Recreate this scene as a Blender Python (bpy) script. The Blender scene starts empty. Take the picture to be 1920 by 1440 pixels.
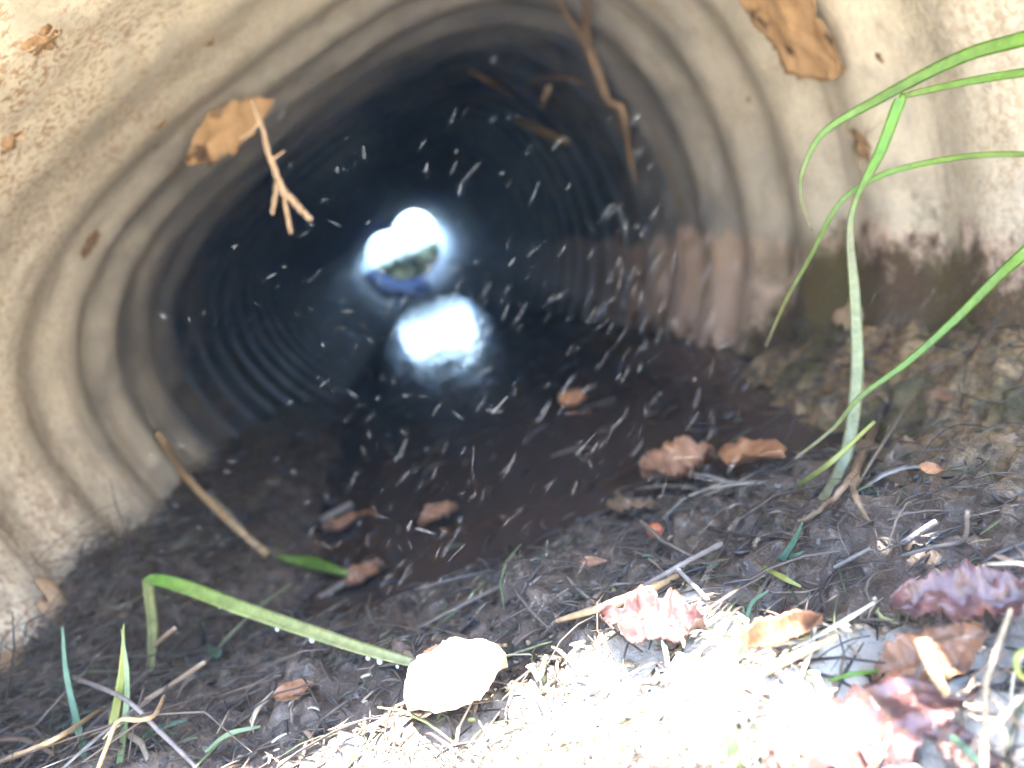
import bpy, math, random
import numpy as np
from mathutils import Vector, Matrix

scene = bpy.context.scene
R_ = math.radians

# ------------------------------------------------------------------ camera
# world: Y runs into the culvert, Z is up, the pipe axis passes (0, 0, 0) and
# climbs by SLOPE; the phone sits just outside the mouth, rolled by about 21 deg.
SLOPE, PR, PITCH, AMP = 0.038, 0.204, 0.0665, 0.0032
MOUTH, SKEW, FAR = 0.106, 0.16, 4.3
WATER = -0.100
CAM = Vector((0.0, 0.0, 0.025))
FPX = 1440.0
HAZE = 0.021

def _frame():
    A = Vector((752 - 960, 720 - 449, FPX)).normalized()
    d = Vector((-.36, .93)).normalized()
    u = -(A.x * d.x + A.y * d.y) / A.z
    U0 = Vector((d.x, d.y, u)).normalized()
    c = 1 / math.sqrt(1 + SLOPE ** 2)
    Y = A * c - U0 * (SLOPE * c)
    U = U0 * c + A * (SLOPE * c)
    X = Y.cross(U)
    if X.x < 0: X = -X
    return X, Y, U
AX, AY, AU = _frame()                       # world axes seen in (right, up, forward)

cam_d = bpy.data.cameras.new('camera')
cam = bpy.data.objects.new('camera', cam_d)
scene.collection.objects.link(cam)
right = Vector((AX.x, AY.x, AU.x)); up = Vector((AX.y, AY.y, AU.y)); fwd = Vector((AX.z, AY.z, AU.z))
cam.matrix_world = Matrix(((right.x, up.x, -fwd.x, CAM.x), (right.y, up.y, -fwd.y, CAM.y),
                           (right.z, up.z, -fwd.z, CAM.z), (0, 0, 0, 1)))
cam_d.sensor_width = 36; cam_d.lens = 27.0
cam_d.clip_start = 0.005; cam_d.clip_end = 600
cam_d.dof.use_dof = True
cam_d.dof.focus_distance = 0.170
cam_d.dof.aperture_fstop = 11.5
scene.camera = cam

# ------------------------------------------------------------------ light
SUN = Vector((-.14, .29, -1.0)).normalized()          # the way the light travels
elev = math.asin(-SUN.z)
world = bpy.data.worlds.new('World'); scene.world = world; world.use_nodes = True
wn = world.node_tree; wn.nodes.clear()
sky = wn.nodes.new('ShaderNodeTexSky'); sky.sky_type = 'NISHITA'; sky.sun_disc = False
sky.sun_elevation = elev
sky.sun_rotation = math.atan2(-SUN.x, -SUN.y)
sky.air_density = 1.0; sky.dust_density = 0.6; sky.ozone_density = 1.6
bg = wn.nodes.new('ShaderNodeBackground'); bg.inputs['Strength'].default_value = 0.15
wo = wn.nodes.new('ShaderNodeOutputWorld')
wn.links.new(sky.outputs[0], bg.inputs[0]); wn.links.new(bg.outputs[0], wo.inputs[0])
sl = bpy.data.lights.new('sun', 'SUN'); sl.energy = 5.0; sl.angle = R_(.53); sl.color = (1.0, .965, .915)
so = bpy.data.objects.new('sun', sl); scene.collection.objects.link(so)
so.rotation_euler = SUN.to_track_quat('-Z', 'Y').to_euler(); so.location = (-1, -3, 6)
scene.view_settings.view_transform = 'Standard'
scene.view_settings.look = 'None'
scene.view_settings.gamma = 1.0
scene.view_settings.exposure = 4.0
scene.cycles.max_bounces = 7; scene.cycles.diffuse_bounces = 5; scene.cycles.glossy_bounces = 3
scene.cycles.use_denoising = True
scene.cycles.use_adaptive_sampling = True; scene.cycles.adaptive_threshold = 0.04
scene.cycles.sample_clamp_indirect = 6.0
scene.cycles.caustics_reflective = False; scene.cycles.caustics_refractive = False

# ------------------------------------------------------------------ helpers
rng = np.random.default_rng(7)
COL = scene.collection

def link(o, parent=None):
    COL.objects.link(o)
    if parent is not None: o.parent = parent
    return o

def tag(o, label=None, cat=None, group=None, kind=None):
    if label: o['label'] = label
    if cat: o['category'] = cat
    if group: o['group'] = group
    if kind: o['kind'] = kind
    return o

def mesh_obj(name, V, F, mat, parent=None, smooth=True, col=None):
    me = bpy.data.meshes.new(name)
    V = np.asarray(V, float)
    if parent is not None:
        V = V - np.array(parent.location)
    me.from_pydata(V.tolist(), [], F if isinstance(F, list) else F.tolist())
    if smooth: me.polygons.foreach_set('use_smooth', np.ones(len(me.polygons), bool))
    if col is not None:
        a = me.color_attributes.new('tint', 'FLOAT_COLOR', 'POINT')
        c = np.ones((len(V), 4)); c[:, :3] = col
        a.data.foreach_set('color', c.ravel())
    me.materials.append(mat); me.update()
    return link(bpy.data.objects.new(name, me), parent)

def empty(name, loc):
    o = bpy.data.objects.new(name, None); o.location = loc; o.empty_display_size = .01
    return link(o)

def ss(a, b, x):
    t = np.clip((np.asarray(x, float) - a) / (b - a), 0, 1)
    return t * t * (3 - 2 * t)

def make_noise(seed, octaves):
    """cheap smooth noise: a sum of many random plane waves; octaves = [(frequency per metre, amplitude)]"""
    r = np.random.default_rng(seed); W = []
    for f, a in octaves:
        for _ in range(9):
            t = r.uniform(0, 2 * math.pi); k = f * r.uniform(.6, 1.4) * 2 * math.pi
            W.append((k * math.cos(t), k * math.sin(t), r.uniform(0, 6.28), a / 3))
    def fn(x, y):
        z = np.zeros(np.broadcast(x, y).shape)
        for kx, ky, p, a in W: z = z + a * np.sin(kx * x + ky * y + p)
        return z
    return fn
n_low = make_noise(1, [(6, .004), (16, .003), (38, .0022)])
n_fine = make_noise(2, [(95, .0016), (210, .0009)])
n_far = make_noise(3, [(.05, .8), (.2, .25), (.9, .06)])

def zt(x, y):
    """height of the mud and soil"""
    x = np.asarray(x, float); y = np.asarray(y, float)
    bed = -.128 + 0 * x
    fore = -.068
    z = bed + (fore + .128) * ss(.40, .17, y + .22 * x)
    left = -.128 + .075 * ss(-.065, -.185, x) * ss(1.5, .40, y)
    right = -.128 + .050 * ss(.085, .180, x) * ss(.56, .30, y)
    z = np.maximum(z, left); z = np.maximum(z, right)
    z = np.maximum(z, SLOPE * y - PR + .012 - .05 * ss(2.3, 2.9, y))                # silt follows the invert further up
    out = ss(4.2, 5.5, y)
    z = z * (1 - out) + out * (.0 + .02 * np.maximum(y - 4.5, 0))
    near = ss(3., .6, np.hypot(x, y - .2))
    z = z + n_low(x, y) * (.35 + .65 * near) + n_fine(x, y) * near
    r = np.hypot(x, y - 2)
    z = z + n_far(x, y) * ss(2.5, 14, r) * .6
    z = z + ss(.0, -3.5, y) * .9 * ss(-.2, -3, y)             # the ditch climbs behind the camera
    z = z + .30 * ss(.35, 1.6, np.abs(x)) * ss(1.0, -.2, y)
    return z

DENT, DENT_D = R_(106), .139                  # the crown has been pressed flat
def pipe_r(y, th):
    y = np.asarray(y, float); th = np.asarray(th, float)
    da = (th - DENT + math.pi) % (2 * math.pi) - math.pi
    top = ss(1.5, .8, np.abs(da)) * np.where(da > 0, 1, ss(1.1, .7, np.abs(da)))
    am = AMP * (1 - .75 * top * ss(.55, .28, y))
    r = PR + .005 - am * np.cos(2 * math.pi * (y - .327) / PITCH)
    r = r + .0016 * np.sin(3 * th + y * 5) + .001 * np.sin(7 * th - 3 * y)
    c = (DENT_D - am * np.cos(2 * math.pi * (y - .327) / PITCH) - .045 * ss(3.2, 4.1, y) * np.exp(-(da / .5) ** 2)) / np.maximum(np.cos(da), .12)
    return (r ** -4.5 + c ** -4.5) ** (-1 / 4.5)

def pray(px, py):
    v = Vector((px - 960, 720 - py, FPX))
    return Vector((AX.dot(v), AY.dot(v), AU.dot(v)))

def at_y(px, py, y):
    r = pray(px, py); return CAM + r * (y / r.y)

def at_wall(px, py, off=0.0):
    r = pray(px, py); ts = np.linspace(.05, 2.2, 4000) / r.y
    x = CAM.x + r.x * ts; y = r.y * ts; z = CAM.z + r.z * ts
    zl = z - SLOPE * y
    w = np.hypot(x, zl) > pipe_r(y, np.arctan2(zl, x)) - off
    i = int(np.argmax(w)) if w.any() else len(ts) - 1
    return Vector((x[i], y[i], z[i]))

def at_ground(px, py, off=0.0, flat=None):
    r = pray(px, py)
    ts = np.linspace(.02, 1.6, 1600) / r.y
    x = r.x * ts + CAM.x; y = r.y * ts; z = r.z * ts + CAM.z
    g = np.maximum(zt(x, y), WATER) + off
    w = z < g
    i = int(np.argmax(w)) if w.any() else len(ts) - 1
    return Vector((x[i], y[i], z[i]))

def pt(p):
    """(px, py, where[, offset]) -> a point; where is 'w' wall, 'g' ground or a distance along the pipe"""
    if isinstance(p, Vector): return p
    w = p[2]; o = p[3] if len(p) > 3 else 0.0
    if w == 'w': return at_wall(p[0], p[1], o)
    if w == 'g': return at_ground(p[0], p[1], o)
    return at_y(p[0], p[1], w)

def wall_normal(P):
    th = math.atan2(P.z - SLOPE * P.y, P.x); e = .02
    a = pipe_r(P.y, th - e); b = pipe_r(P.y, th + e)
    A = Vector((a * math.cos(th - e), 0, a * math.sin(th - e))); B = Vector((b * math.cos(th + e), 0, b * math.sin(th + e)))
    t = (B - A).normalized(); return Vector((-t.z, 0, t.x))

def spline(P, n):
    """Catmull-Rom through the points, n samples"""
    P = [np.array(p) for p in P]
    if len(P) == 2: return np.array([P[0] + (P[1] - P[0]) * t for t in np.linspace(0, 1, n)])
    Q = [2 * P[0] - P[1]] + P + [2 * P[-1] - P[-2]]
    T = np.linspace(0, len(P) - 1, n); out = []
    for t in T:
        i = min(int(t), len(P) - 2); u = t - i
        a, b, c, d = Q[i:i + 4]
        out.append(.5 * (2 * b + (c - a) * u + (2 * a - 5 * b + 4 * c - d) * u * u + (3 * b - a - 3 * c + d) * u ** 3))
    return np.array(out)

def frames(C, hint):
    T = np.gradient(C, axis=0); T /= np.linalg.norm(T, axis=1)[:, None] + 1e-12
    S = np.cross(T, hint); S /= np.linalg.norm(S, axis=1)[:, None] + 1e-9
    N = np.cross(S, T)
    return T, S, N

def tube_arrays(C, rad, k=7, rough=0.0, seed=0):
    C = np.asarray(C); n = len(C); r = np.random.default_rng(seed)
    h = np.array([.31, .22, .92]) if abs((C[-1] - C[0])[2]) < .8 * np.linalg.norm(C[-1] - C[0]) else np.array([.9, .3, .1])
    T, S, N = frames(C, h)
    rad = np.broadcast_to(rad, n) * (1 + rough * r.normal(size=n))
    a = np.linspace(0, 2 * math.pi, k, endpoint=False)
    V = (C[:, None] + rad[:, None, None] * (np.cos(a)[None, :, None] * S[:, None] + np.sin(a)[None, :, None] * N[:, None])).reshape(-1, 3)
    F = [[i * k + j, i * k + (j + 1) % k, (i + 1) * k + (j + 1) % k, (i + 1) * k + j] for i in range(n - 1) for j in range(k)]
    F += [list(range(k))[::-1], [(n - 1) * k + j for j in range(k)]]
    return V, F

# ------------------------------------------------------------------ materials
class NT:
    def __init__(s, name):
        s.m = bpy.data.materials.new(name); s.m.use_nodes = True; s.t = s.m.node_tree; s.t.nodes.clear()
        s.out = s.n('ShaderNodeOutputMaterial'); s.b = s.n('ShaderNodeBsdfPrincipled'); s.l(s.b.outputs[0], s.out.inputs[0])
    def n(s, kind, **kw):
        x = s.t.nodes.new(kind)
        for k, v in kw.items(): setattr(x, k, v)
        return x
    def l(s, a, b): s.t.links.new(a, b)
    def coord(s, kind='Object'): return s.n('ShaderNodeTexCoord').outputs[kind]
    def noise(s, co, scale, detail=4, rough=.55, dist=0.0):
        x = s.n('ShaderNodeTexNoise'); x.inputs['Scale'].default_value = scale; x.inputs['Detail'].default_value = detail
        x.inputs['Roughness'].default_value = rough; x.inputs['Distortion'].default_value = dist
        s.l(co, x.inputs['Vector']); return x.outputs[0]
    def ramp(s, fac, stops, ease=True):
        x = s.n('ShaderNodeValToRGB'); e = x.color_ramp.elements
        while len(e) < len(stops): e.new(.5)
        for k, (p, c) in zip(e, stops):
            k.position = p; k.color = (c, c, c, 1) if isinstance(c, (int, float)) else (*c, 1)
        s.l(fac, x.inputs[0]); return x.outputs[0]
    def mix(s, fac, a, b, mode='MIX'):
        x = s.n('ShaderNodeMix', data_type='RGBA', blend_type=mode)
        for v, i in ((fac, 0), (a, 6), (b, 7)):
            if isinstance(v, (int, float)): x.inputs[i].default_value = v
            elif isinstance(v, tuple): x.inputs[i].default_value = (*v, 1)
            else: s.l(v, x.inputs[i])
        return x.outputs[2]
    def math(s, op, a, b=0.0, clamp=False):
        x = s.n('ShaderNodeMath', operation=op, use_clamp=clamp)
        for v, i in ((a, 0), (b, 1)):
            if isinstance(v, (int, float)): x.inputs[i].default_value = v
            else: s.l(v, x.inputs[i])
        return x.outputs[0]
    def maprange(s, v, a, b, c=0.0, d=1.0):
        x = s.n('ShaderNodeMapRange', interpolation_type='SMOOTHSTEP')
        for q, i in ((v, 0), (a, 1), (b, 2), (c, 3), (d, 4)):
            if isinstance(q, (int, float)): x.inputs[i].default_value = q
            else: s.l(q, x.inputs[i])
        return x.outputs[0]
    def sep(s, co):
        x = s.n('ShaderNodeSeparateXYZ'); s.l(co, x.inputs[0]); return x.outputs
    def bump(s, h, strength, dist):
        x = s.n('ShaderNodeBump'); x.inputs['Strength'].default_value = strength; x.inputs['Distance'].default_value = dist
        s.l(h, x.inputs['Height']); s.l(x.outputs[0], s.b.inputs['Normal'])
    def set(s, **kw):
        for k, v in kw.items():
            i = s.b.inputs[k.replace('_', ' ')]
            if isinstance(v, (int, float)): i.default_value = v
            elif isinstance(v, tuple): i.default_value = (*v, 1)
            else: s.l(v, i)
        return s

def pos_world(m):
    return m.n('ShaderNodeNewGeometry').outputs['Position']

def mat_pipe():
    m = NT('galvanised_steel_with_dirt'); co = pos_world(m)
    x, y, z = m.sep(co)
    zl = m.math('SUBTRACT', z, m.math('MULTIPLY', y, SLOPE))
    n1 = m.noise(co, 20, 5, .62, .6); n2 = m.noise(co, 75, 4, .65); n3 = m.noise(co, 400, 3, .7)
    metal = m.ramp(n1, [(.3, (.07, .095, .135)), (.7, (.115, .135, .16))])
    far_light = m.maprange(y, 2.9, 3.2)  # lighter metal paints the skylit ring inside the far end
    metal = m.mix(far_light, metal, (.26, .32, .40))
    # pale lime and dust coat; its fade paints the bore darker with depth
    coat_fade = m.math('ADD', m.maprange(y, .80, .38, 0, 1.05), m.math('MULTIPLY', m.math('SUBTRACT', n1, .5), 1.3), True)
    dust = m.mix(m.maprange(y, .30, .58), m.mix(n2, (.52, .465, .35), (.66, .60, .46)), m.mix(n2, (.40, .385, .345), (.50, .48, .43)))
    c = m.mix(coat_fade, metal, dust)
    c = m.mix(m.ramp(n2, [(.32, .45), (.52, 0)]), c, (.30, .26, .20))
    # bounced light painted pale at left, and drip streaks running down the wall
    left_bounce = m.math('MULTIPLY', m.ramp(n1, [(.30, .25), (.60, .95)]), m.math('MULTIPLY', m.maprange(x, -.09, -.17), m.maprange(y, .72, .42)))
    c = m.mix(left_bounce, c, (.78, .72, .59))
    mp = m.n('ShaderNodeMapping'); mp.inputs['Scale'].default_value = (.6, 1.0, .10); m.l(co, mp.inputs[0])
    drip = m.ramp(m.noise(mp.outputs[0], 85, 3, .6), [(.52, 0), (.68, .45)])
    c = m.mix(m.math('MULTIPLY', drip, m.maprange(m.math('ABSOLUTE', x), .08, .17)), c, (.27, .205, .14))
    # dried silt film below the flood line
    flood = m.math('ADD', zl, m.math('MULTIPLY', m.math('SUBTRACT', n1, .5), .065))
    flood = m.math('ADD', flood, m.math('MULTIPLY', m.math('SUBTRACT', n2, .5), .030))
    film = m.math('MULTIPLY', m.maprange(flood, -.046, -.056), m.maprange(x, .02, .08))
    silt = m.mix(n2, (.56, .425, .33), (.70, .545, .43))
    c = m.mix(m.math('MULTIPLY', film, m.maprange(y, 1.5, .6, .10, .92)), c, silt)
    wet = m.math('ADD', zl, m.math('MULTIPLY', m.math('SUBTRACT', n2, .5), .075))
    wet = m.math('SUBTRACT', wet, m.math('MULTIPLY', m.maprange(y, .50, .36), m.math('MULTIPLY', m.maprange(x, .0, .1), .066)))
    wet = m.math('SUBTRACT', wet, m.math('MULTIPLY', m.maprange(x, -.05, -.12), .030))
    dk = m.maprange(wet, -.108, -.132)
    c = m.mix(dk, c, (.085, .058, .036))
    # moss and brown stains in the damp strip on the right
    damp = m.math('MULTIPLY', m.maprange(zl, -.035, -.065), m.math('MULTIPLY', m.maprange(x, .1, .17), m.maprange(y, .55, .38)))
    c = m.mix(m.math('MULTIPLY', m.ramp(n1, [(.44, 0), (.56, .85)]), damp), c, m.mix(n2, (.045, .055, .018), (.12, .085, .03)))
    # splashed mud and rust flecks, densest on the left side by the mouth
    sp = m.math('MULTIPLY', m.ramp(n3, [(.50, 0), (.58, 1)]), m.ramp(n1, [(.34, 0), (.50, 1)]))
    where = m.math('MAXIMUM', m.math('MULTIPLY', m.maprange(y, .55, .28), m.math('MAXIMUM', m.maprange(x, .02, -.1), m.math('MULTIPLY', m.maprange(x, .1, .19), m.maprange(y, .32, .24, 0, .45)))), .10)
    c = m.mix(m.math('MULTIPLY', m.math('MULTIPLY', sp, where), .9), c, m.mix(n2, (.25, .12, .045), (.40, .22, .10)))
    # brown smears low on the left wall
    sm = m.math('MULTIPLY', m.ramp(n2, [(.50, 0), (.62, .6)]), m.math('MULTIPLY', m.maprange(zl, .05, -.03), m.math('MULTIPLY', m.maprange(x, -.12, -.17), m.maprange(y, .6, .35))))
    c = m.mix(sm, c, (.24, .165, .115))
    m.set(Base_Color=c, Metallic=m.math('MULTIPLY', m.math('SUBTRACT', 1.0, coat_fade), .7), Roughness=m.maprange(coat_fade, 0, 1, .34, .62), Specular_IOR_Level=.4)
    m.bump(m.math('ADD', m.math('MULTIPLY', n3, .4), m.math('ADD', m.math('MULTIPLY', n2, .5), m.math('MULTIPLY', sp, .5))), .5, .0014)
    return m.m

def mat_mud():
    m = NT('wet_mud'); co = pos_world(m); x, y, z = m.sep(co)
    n1 = m.noise(co, 20, 4, .6); n2 = m.noise(co, 130, 5, .7); n3 = m.noise(co, 480, 2, .7)
    c = m.ramp(n2, [(.3, (.030, .021, .015)), (.5, (.072, .050, .036)), (.72, (.150, .108, .078))])
    c = m.mix(m.ramp(n3, [(.58, 0), (.66, .8)]), c, (.17, .145, .12))
    # ochre silt and moss on the right bank
    bank_ = m.math('MULTIPLY', m.maprange(x, .085, .15), m.maprange(y, .75, .45))
    c = m.mix(m.math('MULTIPLY', bank_, m.ramp(n2, [(.38, .15), (.58, .9)])), c, m.mix(n3, (.22, .145, .07), (.42, .29, .145)))
    c = m.mix(m.math('MULTIPLY', bank_, m.ramp(n1, [(.48, 0), (.6, .75)])), c, (.060, .065, .022))
    # dry pale soil, spread to brighten the sunlit patch, and grass out in the open
    dry = m.maprange(m.math('ADD', m.math('MULTIPLY', m.math('SUBTRACT', n1, .5), .16), m.math('ADD', y, m.math('MULTIPLY', m.math('MAXIMUM', x, 0.0), .9))), .185, .13)
    c = m.mix(dry, c, m.mix(n1, (.46, .41, .34), (.62, .57, .48)))
    far = m.math('MAXIMUM', m.maprange(y, 4.3, 4.6), m.maprange(y, -1.5, -4.0))
    c = m.mix(far, c, m.mix(n1, (.02, .035, .015), (.045, .06, .025)))
    m.set(Base_Color=c, Roughness=m.ramp(n1, [(.38, .45), (.62, .85)]), Specular_IOR_Level=.5)
    m.bump(m.math('ADD', n2, m.math('MULTIPLY', n3, .5)), .8, .0022)
    return m.m

def mat_soil():
    m = NT('bank_soil'); co = pos_world(m)
    c = m.mix(m.noise(co, 5, 6, .7), (.10, .07, .04), (.07, .10, .03))
    m.set(Base_Color=c, Roughness=.9); m.bump(m.noise(co, 40, 6, .7), .8, .01); return m.m

def mat_water():
    m = NT('murky_water'); co = pos_world(m)
    mp = m.n('ShaderNodeMapping'); mp.inputs['Scale'].default_value = (1.0, .35, 1.0); m.l(co, mp.inputs[0])
    n = m.noise(mp.outputs[0], 30, 3, .5)
    m.set(Base_Color=(.056, .039, .030), Roughness=.10, IOR=1.30, Specular_IOR_Level=.35)
    m.bump(n, .26, .004); return m.m

def mat_plain(name, c0, c1, scale=300, rough=.6, spec=.4, bump=.4, bdist=.0004, tint=False, transl=0.0, spots=None, detail=5):
    m = NT(name); co = pos_world(m)
    n = m.noise(co, scale, detail, .65)
    c = m.ramp(n, [(.32, c0), (.68, c1)])
    if spots:
        c = m.mix(m.ramp(m.noise(co, spots[1], 3, .6), [(spots[2], 0), (spots[2] + .08, spots[3])]), c, spots[0])
    if tint:
        a = m.n('ShaderNodeAttribute', attribute_name='tint'); c = m.mix(1.0, a.outputs['Color'], m.ramp(n, [(.3, .65), (.7, 1.25)]), 'MULTIPLY')
    m.set(Base_Color=c, Roughness=rough, Specular_IOR_Level=spec)
    if bump: m.bump(n, bump, bdist)
    if transl:
        t = m.n('ShaderNodeBsdfTranslucent'); m.l(c, t.inputs[0])
        x = m.n('ShaderNodeMixShader'); x.inputs[0].default_value = transl
        m.l(m.b.outputs[0], x.inputs[1]); m.l(t.outputs[0], x.inputs[2]); m.l(x.outputs[0], m.out.inputs[0])
    return m.m

M = dict(
    pipe=mat_pipe(), mud=mat_mud(), soil=mat_soil(), water=mat_water(),
    grass=mat_plain('fresh_grass', (.085, .18, .014), (.15, .28, .028), 260, .42, .5, .25, .0003, transl=.25),
    pale_grass=mat_plain('pale_grass', (.17, .25, .12), (.27, .34, .19), 260, .5, .4, .25, .0003, transl=.2),
    yellow_grass=mat_plain('yellowing_grass', (.22, .26, .055), (.33, .32, .10), 260, .5, .4, .3, .0003, transl=.2),
    teal_grass=mat_plain('bluish_grass', (.07, .15, .09), (.13, .23, .15), 260, .5, .4, .3, .0003, transl=.2),
    straw=mat_plain('dry_straw', (.30, .20, .10), (.45, .33, .19), 400, .6, .4, .4, .0003),
    grey_straw=mat_plain('weathered_straw', (.14, .12, .11), (.24, .21, .19), 400, .6, .4, .4, .0003),
    root=mat_plain('dry_root', (.27, .19, .125), (.42, .31, .21), 350, .75, .3, .6, .0006),
    dark_root=mat_plain('damp_root', (.12, .08, .05), (.22, .15, .09), 350, .65, .3, .6, .0006),
    tan_leaf=mat_plain('tan_dead_leaf', (.42, .26, .13), (.55, .36, .19), 120, .7, .3, .5, .0006, spots=((.05, .03, .02), 46, .60, .85), transl=.1),
    wall_leaf=mat_plain('pale_tan_leaf', (.62, .42, .25), (.76, .55, .35), 150, .75, .3, .5, .0006, spots=((.10, .07, .05), 34, .66, .8)),
    orange_leaf=mat_plain('orange_dead_leaf', (.34, .165, .08), (.50, .26, .13), 140, .6, .3, .5, .0008, spots=((.14, .065, .03), 90, .6, .7), transl=.1),
    rust_leaf=mat_plain('rust_dead_leaf', (.20, .10, .05), (.42, .22, .12), 130, .6, .3, .7, .001, spots=((.07, .035, .02), 80, .56, .8)),
    drop=mat_plain('dew', (.8, .85, .8), (.85, .9, .85), 900, .05, .6, 0),
    pale_leaf=mat_plain('pale_dead_leaf', (.50, .38, .25), (.62, .49, .34), 150, .6, .3, .3, .0005, transl=.1),
    brown_leaf=mat_plain('brown_dead_leaf', (.15, .075, .04), (.26, .13, .07), 120, .5, .4, .5, .0006, spots=((.05, .025, .02), 70, .6, .7)),
    purple_leaf=mat_plain('wet_purple_leaf', (.055, .026, .024), (.15, .068, .060), 160, .30, .6, .7, .001, spots=((.20, .12, .085), 120, .56, .7)),
    litter=mat_plain('grass_litter', (1, 1, 1), (1, 1, 1), 350, .55, .45, .3, .0003, tint=True),
    blade=mat_plain('grass_of_mixed_colour', (1, 1, 1), (1, 1, 1), 300, .45, .45, .25, .0003, tint=True, transl=.25),
    clod=mat_plain('dry_mud_clod', (.13, .075, .035), (.30, .195, .105), 180, .85, .2, .9, .002),
    silt=mat_plain('tan_silt', (.33, .22, .13), (.45, .32, .20), 90, .75, .3, .7, .0015),
    berry=mat_plain('red_berry_skin', (.30, .075, .035), (.42, .13, .06), 200, .4, .5, .2, .0003),
    fleck=mat_plain('pale_fleck', (.36, .37, .38), (.46, .47, .48), 900, .6, .3, 0),
    blue=mat_plain('crescent_blue', (.010, .12, .68), (.014, .15, .76), 20, .7, .12, 0),
    bark=mat_plain('bark', (.08, .06, .04), (.16, .12, .08), 30, .9, .2, .8, .01),
    foliage=mat_plain('foliage', (.012, .022, .014), (.022, .038, .022), 12, .6, .3, 0, transl=.3),
)

# ------------------------------------------------------------------ setting
def axis_lines(segments):
    out = []
    for a, b, n in segments: out += list(np.linspace(a, b, n, endpoint=False))
    return np.array(out + [segments[-1][1]])
def grow(a, b, n): return list(a + (b - a) * (np.linspace(0, 1, n) ** 3))
dense_x = list(np.arange(-.225, .2251, .0018))
xs = np.array(grow(-.2268, -90, 40)[::-1] + dense_x + grow(.2268, 90, 40))
dense_y = list(np.arange(.045, .52, .0018)) + list(np.arange(.52, 1.0, .005)) + list(np.arange(1.0, 4.9, .03))
ys = np.array(grow(.043, -90, 46)[::-1] + dense_y + grow(4.9, 150, 46))
XX, YY = np.meshgrid(xs, ys)
ZZ = zt(XX, YY)
nx, ny = len(xs), len(ys)
idx = np.arange(nx * ny).reshape(ny, nx)
F = np.stack([idx[:-1, :-1], idx[:-1, 1:], idx[1:, 1:], idx[1:, :-1]], -1).reshape(-1, 4)
ground = mesh_obj('ground', np.stack([XX, YY, ZZ], -1).reshape(-1, 3), F, M['mud'])
tag(ground, 'dark wet mud and silt on the culvert floor, littered with dead grass', kind='structure')

# still water in the pipe
wx = np.linspace(-.180, .180, 9); wy = np.linspace(.14, 2.6, 12)
WXX, WYY = np.meshgrid(wx, wy); ii = np.arange(len(wx) * len(wy)).reshape(len(wy), len(wx))
water = mesh_obj('water', np.stack([WXX, WYY, WXX * 0 + WATER], -1).reshape(-1, 3),
                 np.stack([ii[:-1, :-1], ii[:-1, 1:], ii[1:, 1:], ii[1:, :-1]], -1).reshape(-1, 4), M['water'])
tag(water, 'still dark water along the middle of the culvert', kind='structure')

# the corrugated pipe: every corrugation is a ring of its own
pipe = empty('culvert_pipe', (0, MOUTH, -PR))
tag(pipe, 'corrugated galvanised steel culvert pipe coated with dried silt', 'culvert')
def mouth_y(th): return MOUTH - SKEW * PR * np.cos(th)
crest0 = .327 - PITCH * 5.5
k = 0; y0 = crest0
while y0 < FAR:
    y1 = y0 + PITCH
    if y1 > MOUTH - SKEW * PR:
        near = y0 < 1.2
        nt, na = (150, 15) if near else (72, 9)
        th = np.linspace(0, 2 * math.pi, nt, endpoint=False); yy = np.linspace(y0, y1, na)
        TH, YS = np.meshgrid(th, yy)
        YS = np.maximum(YS, np.minimum(mouth_y(TH), y1))
        rr = pipe_r(YS, TH)
        V = np.stack([rr * np.cos(TH), YS, rr * np.sin(TH) + SLOPE * YS], -1).reshape(-1, 3)
        q = np.arange(nt * na).reshape(na, nt); qn = np.roll(q, -1, 1)
        F = np.stack([q[:-1], qn[:-1], qn[1:], q[1:]], -1).reshape(-1, 4)
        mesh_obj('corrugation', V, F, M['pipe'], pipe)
        k += 1
    y0 = y1
END = y0
# rolled rim at either end
for e in (0, 1):
    th = np.linspace(0, 2 * math.pi, 121)
    ye = mouth_y(th) if e == 0 else np.full_like(th, END)
    r0 = pipe_r(ye, th)
    C = np.stack([(r0 + .002) * np.cos(th), ye, (r0 + .002) * np.sin(th) + SLOPE * ye], -1)
    V, F = tube_arrays(C, .0025, 6)
    mesh_obj('rim', V, F, M['pipe'], pipe)

# earth bank that the pipe runs through, with a way across on top
def bank(y_face, sgn, name, label, r0f, skew=0.0):
    th = np.linspace(R_(-40), R_(220), 90); rs = np.concatenate([[0], np.linspace(.01, .5, 14), np.linspace(.6, 2.4, 16)])
    TH, RS = np.meshgrid(th, rs)
    base = r0f(th)[None, :] + .006
    rr = base + RS
    X = rr * np.cos(TH); Z = rr * np.sin(TH)
    zz = Z + SLOPE * y_face
    Zc = np.where(zz > .75, .75 + (zz - .75) * .01, zz)
    back = np.where(zz > .75, (zz - .75) * 1.02, 0) + np.maximum(np.minimum(zz, .75) - .15, 0) * .45
    X = np.where(np.abs(X) > .6, np.sign(X) * (.6 + (np.abs(X) - .6) * 3), X)
    Y = y_face + sgn * (back + .004 + RS * .05) + .02 * np.sin(X * 9 + Z * 7) * np.minimum(RS * 4, 1)
    Y = Y - skew * PR * np.cos(TH)
    n, mth = TH.shape; q = np.arange(n * mth).reshape(n, mth)
    F = np.stack([q[:-1, :-1], q[:-1, 1:], q[1:, 1:], q[1:, :-1]], -1).reshape(-1, 4)
    o = mesh_obj(name, np.stack([X, Y, Zc], -1).reshape(-1, 3), F, M['soil'])
    tag(o, label, kind='structure')
bank(MOUTH, 1, 'embankment', 'earth bank around the culvert mouth', lambda t: np.full_like(t, PR + AMP), SKEW)
bank(END, -1, 'embankment', 'earth bank around the far end of the culvert', lambda t: np.full_like(t, PR + .004))

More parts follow.
